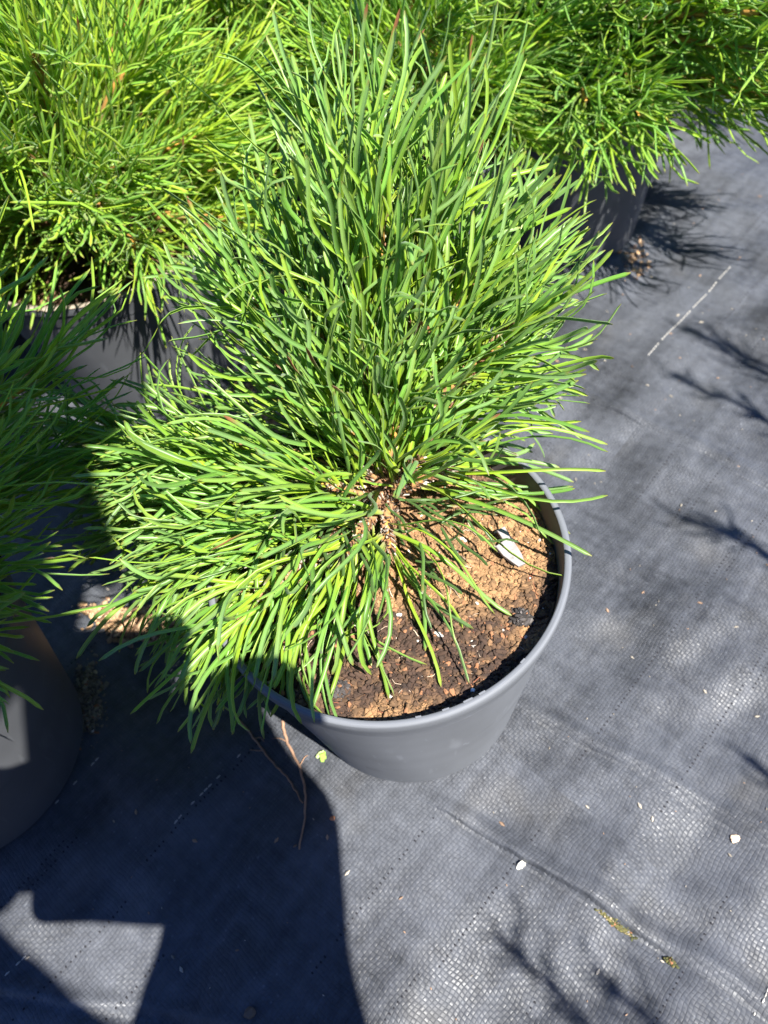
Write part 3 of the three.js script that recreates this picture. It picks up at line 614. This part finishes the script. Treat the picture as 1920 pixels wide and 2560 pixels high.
lay(single('brown_pellet', chunk(2, 0.0028, 0.0016, 0.0024, 0.4, 15), stdMat(0.11, 0.075, 0.05), 'dull brown pellet on shaded fabric near the bottom edge', 'pellet'), -0.1085, clothY(-0.1085, 0.157) + 0.001, 0.157);
lay(single('rust_chip', chunk(2, 0.0015, 0.0006, 0.0012, 0.4, 19), stdMat(0.40, 0.17, 0.08), 'small rust brown chip near the shadow edge below the pot', 'chip'), -0.0565, clothY(-0.0565, 0.0745) + 0.0005, 0.0745, 0.4);
lay(single('white_bark_scrap', chunk(2, 0.0036, 0.0014, 0.0025, 0.5, 23), stdMat(0.66, 0.62, 0.58), 'white scrap on fabric under drooping needles at upper right', 'scrap'), 0.268, clothY(0.268, -0.392) + 0.001, -0.392, 0.6);
function heap(name, label, cat, cx, cz, rx, rz, ang, n, cols, hgt, smax) {
  const o = new THREE.Group(); const im = crumbs(scene, n, () => {
    let a = rnd() * 6.283, r = Math.sqrt(rnd()) * (0.75 + 0.5 * ns(Math.cos(a) * 2 + cx * 90, Math.sin(a) * 2)); if (rnd() < 0.12) r *= 1.5;
    const lx = Math.cos(a) * r * rx, lz = Math.sin(a) * r * rz, x = cx + lx * Math.cos(ang) - lz * Math.sin(ang), z = cz + lx * Math.sin(ang) + lz * Math.cos(ang);
    return [x, clothY(x, z) + Math.max(0, 1 - r) * hgt * rnd(), z, cols[Math.floor(rnd() * cols.length)]];
  }, 0.0003, smax, numbered(name));
  im.userData = { kind: 'stuff', label, category: cat };
}
const TAN = [[0.40, 0.25, 0.13], [0.30, 0.18, 0.09], [0.48, 0.32, 0.19], [0.16, 0.09, 0.05]], DUSTY = [[0.16, 0.13, 0.09], [0.22, 0.18, 0.12], [0.10, 0.08, 0.055]], MOSS = [[0.09, 0.08, 0.022], [0.045, 0.05, 0.014], [0.22, 0.165, 0.085], [0.27, 0.215, 0.14]];
heap('spilled_soil', 'orange brown soil spilled on fabric left of the centre pot, under drooping needles', 'soil', -0.178, -0.078, 0.036, 0.014, 0.35, 1700, TAN, 0.006, 0.0026);
heap('spilled_soil', 'grey brown crumbled soil heap on shaded fabric beside the left edge pot', 'soil', -0.203, -0.026, 0.011, 0.028, -0.12, 1500, DUSTY, 0.004, 0.0016);
heap('spilled_soil', 'sandy soil scattered on fabric between the centre pot and dusty rimmed pot', 'soil', -0.062, -0.265, 0.030, 0.055, 0.3, 4200, TAN, 0.005, 0.0022);
heap('moss_crumbs', 'mossy sand caught in the fabric crease at lower right', 'moss', 0.079, 0.1495, 0.0115, 0.0022, 0.72, 420, MOSS, 0.0012, 0.0009);
heap('moss_crumbs', 'smaller dark moss patch farther along the crease near the bottom right', 'moss', 0.0985, 0.1685, 0.0035, 0.0016, 0.72, 150, MOSS.slice(0, 2), 0.001, 0.0008);
heap('soil_grit', 'grit scattered on fabric beside the upper right pot', 'grit', 0.262, -0.352, 0.016, 0.028, 0.5, 130, TAN, 0.0005, 0.0016);
{ // small litter all over the fabric
  const S = new Soup();
  for (let k = 0; k < 560; k++) {
    const x = rr(-0.3, 0.42), z = rr(-0.45, 0.22); if (POTS.some(([px2, pz2, R]) => Math.hypot(x - px2, z - pz2) < R)) continue;
    const L = 0.0004 + 0.0014 * Math.pow(rnd(), 3.5), a = rnd() * 6.283, y = clothY(x, z) + 0.0003, m = rr(0.5, 1.1), pale = rnd() < 0.5;
    const d = V(Math.cos(a), 0, Math.sin(a)), p0 = V(x, y, z);
    sweep(S, [p0.clone().addScaledVector(d, -L), p0.clone().add(V(0, 0.0002, 0)), p0.clone().addScaledVector(d, L)], V(-d.z, 0, d.x), ROUND(5), t => L * (t === 0.5 ? 0.62 : 0.15), () => 0.0003, () => pale ? [0.34 * m, 0.30 * m, 0.24 * m] : [0.30 * m, 0.19 * m, 0.12 * m]);
  }
  mesh('litter', S.geo(), barkMat, scene).userData = { kind: 'stuff', label: 'tiny pale bud scales and flakes strewn over the fabric', category: 'litter' };
}
{ // dust crust on the rim of the pot behind left
  const pine = scene.children.find(o => o.userData.label?.startsWith('bright green dwarf pine behind left'));
  const R = POTS[1][2], h = POTS[1][3], S = new Soup(), pts = [];
  for (let k = 0; k <= 80; k++) { const a = -0.55 + k / 80 * 2.9; pts.push(V(Math.cos(a) * (R - 0.0018 + 0.0005 * ns(k * 0.4, 1)), h + 0.0002, Math.sin(a) * (R - 0.0018 + 0.0005 * ns(k * 0.4, 1)))); }
  sweep(S, pts, V(0, 0, 1), ROUND(7), t => 0.0027 + 0.0005 * gauss(), t => 0.0006, () => { const m = rr(0.75, 1.2); return [0.25 * m, 0.205 * m, 0.155 * m]; });
  mesh('dust_crust', S.geo(), barkMat, pine);
}
{ // flowering grass stalk growing in the sandy soil behind the pot
  const t = thing('grass_stalk', 'thin seeding grass stalk standing between the centre pine and dusty rimmed pot', 'grass'); t.position.set(-0.066, clothY(-0.066, -0.24), -0.24);
  const stalk = new THREE.CatmullRomCurve3([V(0, 0, 0), V(0.004, 0.07, 0.018), V(0.012, 0.13, 0.042), V(0.024, 0.178, 0.082)]).getPoints(24), S = new Soup();
  sweep(S, stalk, V(1, 0, 0), ROUND(5), () => 0.00045, () => 0.00045, () => [0.14, 0.28, 0.04]); mesh('stem', S.geo(), barkMat, t);
  for (let k = 0; k < 3; k++) { const L = new Soup(), a = k * 2.1, pts = [V(0, 0, 0), V(Math.cos(a) * 0.012, 0.05, Math.sin(a) * 0.012), V(Math.cos(a) * 0.03, 0.09, Math.sin(a) * 0.03), V(Math.cos(a) * 0.055, 0.10, Math.sin(a) * 0.055)]; sweep(L, new THREE.CatmullRomCurve3(pts).getPoints(12), V(Math.sin(a), 0, -Math.cos(a)), NEEDLE4, u => 0.0014 * (1 - u * 0.8), () => 0.0004, () => [0.13, 0.30, 0.04]); mesh('blade', L.geo(), needleMat, t); }
  for (let k = 0; k < 13; k++) {
    const q = stalk[12 + Math.floor(k * 0.9)], a = k * 2.4, e = q.clone().add(V(Math.cos(a) * rr(0.003, 0.010), rr(0.001, 0.006), Math.sin(a) * rr(0.003, 0.010))), G = new Soup();
    sweep(G, [q, e], V(0, 0, 1), ROUND(4), () => 0.0002, () => 0.0002, () => [0.16, 0.26, 0.06]);
    const dir = e.clone().sub(q).normalize(); const f = e.clone().addScaledVector(dir, 0.0045);
    sweep(G, [e, e.clone().lerp(f, 0.35), e.clone().lerp(f, 0.7), f], V(0, 1, 0.2), ROUND(5), u => 0.0002 + 0.0009 * Math.sin(u * 3.0), u => 0.0002 + 0.0007 * Math.sin(u * 3.0), u => u > 0.6 ? [0.34, 0.24, 0.22] : [0.30, 0.34, 0.16]);
    mesh('spikelet', G.geo(), barkMat, t);
  }
}

// ------------------------------------------------------------------ the photographer, crouching behind the camera with the phone in both hands
{
  const E = camera.matrixWorld.elements, r = V(E[0], E[1], E[2]), u = V(E[4], E[5], E[6]), n = V(E[8], E[9], E[10]), C = camera.position;
  const loc = (a, b, c) => C.clone().addScaledVector(r, a).addScaledVector(u, b).addScaledVector(n, c);
  // phone
  const ph = thing('smartphone', 'black smartphone held in both hands above the front edge of the scene', 'phone');
  ph.position.copy(loc(-0.012, -0.060, 0.0075)); ph.quaternion.copy(camera.quaternion);
  const rs = (w, h, q) => { const s = new THREE.Shape(); s.moveTo(-w + q, -h); s.lineTo(w - q, -h); s.quadraticCurveTo(w, -h, w, -h + q); s.lineTo(w, h - q); s.quadraticCurveTo(w, h, w - q, h); s.lineTo(-w + q, h); s.quadraticCurveTo(-w, h, -w, h - q); s.lineTo(-w, -h + q); s.quadraticCurveTo(-w, -h, -w + q, -h); return s; };
  const bg = new THREE.ExtrudeGeometry(rs(0.038, 0.080, 0.009), { depth: 0.006, bevelEnabled: true, bevelThickness: 0.0008, bevelSize: 0.0008, bevelSegments: 2 }); bg.translate(0, 0, -0.003);
  mesh('case', bg, stdMat(0.02, 0.02, 0.022, 0.5), ph);
  const sg = new THREE.ExtrudeGeometry(rs(0.035, 0.076, 0.006), { depth: 0.0003, bevelEnabled: false }); sg.translate(0, 0, 0.0039); mesh('screen', sg, stdMat(0.01, 0.01, 0.012, 0.15), ph);
  const cap = (a, b, ra, rb) => ({ a, b, ra, rb });
  const dist = (p, k) => { const ba = k.b.clone().sub(k.a), pa = p.clone().sub(k.a), h = Math.min(1, Math.max(0, pa.dot(ba) / ba.lengthSq())); return pa.addScaledVector(ba, -h).length() - lerp(k.ra, k.rb, h); };
  function field(bones, centre, half, res, kk, skinFn) {
    const mc = new MarchingCubes(res, crumbMat, false, false, 200000); mc.isolation = 0;
    const q = V();
    const pre = bones.map(k => ({ ax: k.a.x, ay: k.a.y, az: k.a.z, bx: k.b.x - k.a.x, by: k.b.y - k.a.y, bz: k.b.z - k.a.z, ra: k.ra, rb: k.rb, L: Math.max(1e-9, k.a.distanceToSquared(k.b)) }));
    for (let z = 0; z < res; z++) for (let y = 0; y < res; y++) for (let x = 0; x < res; x++) {
      const X = centre.x + (x - res / 2) / (res / 2) * half, Y = centre.y + (y - res / 2) / (res / 2) * half, Z = centre.z + (z - res / 2) / (res / 2) * half;
      let d = 1;
      for (const b of pre) {
        const px = X - b.ax, py = Y - b.ay, pz = Z - b.az; let h = (px * b.bx + py * b.by + pz * b.bz) / b.L; h = h < 0 ? 0 : h > 1 ? 1 : h;
        const e = Math.hypot(px - h * b.bx, py - h * b.by, pz - h * b.bz) - (b.ra + (b.rb - b.ra) * h);
        const m = Math.max(kk - Math.abs(d - e), 0) / kk; d = Math.min(d, e) - m * m * kk * 0.25;
      }
      mc.field[x + y * res + z * res * res] = -d;
    }
    mc.update();
    const cnt = mc.count, pos = new Float32Array(cnt * 3), col = new Float32Array(cnt * 3);
    for (let i = 0; i < cnt; i++) {
      const X = mc.positionArray[i * 3] * half + centre.x, Y = mc.positionArray[i * 3 + 1] * half + centre.y, Z = mc.positionArray[i * 3 + 2] * half + centre.z;
      pos.set([X, Y, Z], i * 3); col.set(skinFn(X, Y, Z), i * 3);
    }
    let g = new THREE.BufferGeometry(); g.setAttribute('position', new THREE.BufferAttribute(pos, 3)); g.setAttribute('color', new THREE.BufferAttribute(col, 3));
    g = mergeVertices(g, 1e-5); g.computeVertexNormals(); return g;
  }
  const SKIN = [0.50, 0.30, 0.21], JACKET = [0.05, 0.06, 0.09], JEANS = [0.06, 0.08, 0.13], SHOE = [0.03, 0.03, 0.03];
  const head = V(0.025, 0.775, 0.300), neck = V(-0.085, 0.665, 0.41), chest = V(-0.20, 0.53, 0.53), pelvis = V(-0.12, 0.27, 0.80), CX = -0.12;
  const wristOf = sgn => sgn > 0 ? loc(0.085, -0.086, 0.050) : loc(-0.108, -0.112, 0.044);
  const bones = [cap(V(-0.0, 0.74, 0.335), neck, 0.052, 0.058), cap(neck, chest, 0.075, 0.13), cap(chest, pelvis, 0.13, 0.13)];
  for (const sgn of [1, -1]) {
    const X = a => CX + sgn * a, wrist = wristOf(sgn);
    const elbow = sgn > 0 ? V(0.048, 0.415, 0.60) : V(-0.42, 0.37, 0.46), shoulder = sgn > 0 ? V(0.09, 0.60, 0.60) : V(-0.33, 0.57, 0.46);
    bones.push(cap(V(-0.10 + sgn * 0.04, 0.63, 0.49), shoulder, 0.07, 0.058), cap(shoulder, elbow, 0.056, 0.050), cap(elbow, elbow.clone().lerp(wrist, 0.55), 0.042, 0.047), cap(elbow.clone().lerp(wrist, 0.5), wrist, 0.046, 0.043));
    const hip = V(X(0.085), 0.27, 0.84), knee = V(X(0.235), 0.43, 0.64), ankle = V(X(0.15), 0.085, 0.84);
    bones.push(cap(hip, knee, 0.095, 0.062), cap(knee, V(X(0.20), 0.28, 0.73), 0.060, 0.060), cap(V(X(0.20), 0.28, 0.73), ankle, 0.060, 0.042), cap(ankle, V(X(0.15), 0.036, 0.86), 0.042, 0.036), cap(V(X(0.15), 0.038, 0.87), V(X(0.175), 0.034, 0.64), 0.038, 0.034));
  }
  const parts = [field(bones, V(-0.12, 0.45, 0.58), 0.52, 96, 0.05, (x, y, z) => y < 0.075 ? SHOE : Math.hypot(x - head.x, y - head.y, z - head.z) < 0.11 ? SKIN : (y < 0.33 || (Math.abs(x - CX) > 0.15 && y < 0.5)) && z > 0.62 ? JEANS : JACKET)];
  // head with nose, chin, ears
  const face = V(0, -0.55, -0.83).normalize(), hup = V(0, 0.83, -0.55), hr = V(1, 0, 0);
  const hl = (a, b, c) => head.clone().addScaledVector(hr, a).addScaledVector(hup, b).addScaledVector(face, c);
  parts.push(field([cap(hl(0, 0.025, -0.015), hl(0, 0.02, 0.02), 0.078, 0.072), cap(hl(0, -0.04, 0.025), hl(0, -0.085, 0.052), 0.058, 0.030), cap(hl(0, 0.0, 0.092), hl(0, -0.030, 0.108), 0.008, 0.014), cap(hl(-0.018, -0.058, 0.083), hl(0.018, -0.058, 0.083), 0.007, 0.007), cap(hl(0.076, 0.01, 0), hl(0.080, -0.03, 0.004), 0.014, 0.009), cap(hl(-0.076, 0.01, 0), hl(-0.080, -0.03, 0.004), 0.014, 0.009), cap(hl(0.03, 0.018, 0.083), hl(0.031, 0.018, 0.084), 0.012, 0.012), cap(hl(-0.03, 0.018, 0.083), hl(-0.031, 0.018, 0.084), 0.012, 0.012), cap(hl(0, -0.05, 0), neck, 0.05, 0.05)], head, 0.16, 84, 0.016, () => SKIN));
  for (const sgn of [1, -1]) {
    const m = (a, b, c) => sgn > 0 ? loc(a, b, c) : loc(-0.024 - a, b, c);
    const dz = sgn > 0 ? 0.056 : 0.004, hb = [cap(wristOf(sgn), m(0.060, -0.112 + dz, 0.016), 0.040, 0.033), cap(m(0.060, -0.114 + dz, 0.014), m(0.055, -0.078 + dz, 0.004), 0.027, 0.024)];
    [[-0.072, 0.96], [-0.091, 1.04], [-0.109, 1.0], [-0.126, 0.84]].forEach(([b, l]) => {
      b += Math.min(dz, 0.02); const k0 = m(0.052, b, -0.002), k1 = m(0.052 - 0.020 * l, b + 0.002, -0.0125), k2 = m(0.052 - 0.042 * l, b + 0.004, -0.0095), k3 = m(0.052 - 0.060 * l, b + 0.005, -0.0080);
      hb.push(cap(k0, k1, 0.0100, 0.0088), cap(k1, k2, 0.0088, 0.0080), cap(k2, k3, 0.0080, 0.0068));
    });
    hb.push(cap(m(0.060, -0.118 + dz, 0.022), m(0.048, -0.098 + dz, 0.028), 0.014, 0.0105), cap(m(0.048, -0.098 + dz, 0.028), m(0.028, -0.080 + dz, 0.0225), 0.0105, 0.0085));
    parts.push(field(hb, m(0.050, -0.11 + dz, 0.015), 0.09, 60, 0.006, () => SKIN));
  }
  const t = thing('person', 'person in dark jacket, jeans and added wide shade brim crouching and holding a phone over the plants', 'person');
  const bodyGeo = mergeGeometries(parts.map(g => g.index ? g : g));
  mesh('body', bodyGeo, new THREE.MeshStandardMaterial({ vertexColors: true, roughness: 0.8 }), t);
  const hairG = field([cap(hl(0, 0.04, -0.03), hl(0, 0.045, 0.005), 0.083, 0.080), cap(hl(0, 0.0, -0.05), hl(0, -0.05, -0.05), 0.06, 0.045)], head, 0.17, 60, 0.02, () => [0.06, 0.035, 0.02]);
  // wide brim added to spread shade over the plants at left
  const shadeHatG = new THREE.LatheGeometry([[0.0005, 0.070], [0.045, 0.066], [0.078, 0.045], [0.090, 0.004], [0.105, -0.004], [0.128, -0.014], [0.129, -0.017], [0.104, -0.008], [0.087, -0.001]].map(q => new THREE.Vector2(...q)), 48);
  const shade_hat = mesh('shade_hat', shadeHatG, stdMat(0.20, 0.17, 0.11, 0.9), t); shade_hat.position.copy(hl(0, 0.062, -0.012)); shade_hat.quaternion.setFromUnitVectors(V(0, 1, 0), hup.clone().normalize());
  mesh('hair', hairG, new THREE.MeshStandardMaterial({ vertexColors: true, roughness: 0.7 }), t);
}

renderer.render(scene, camera);
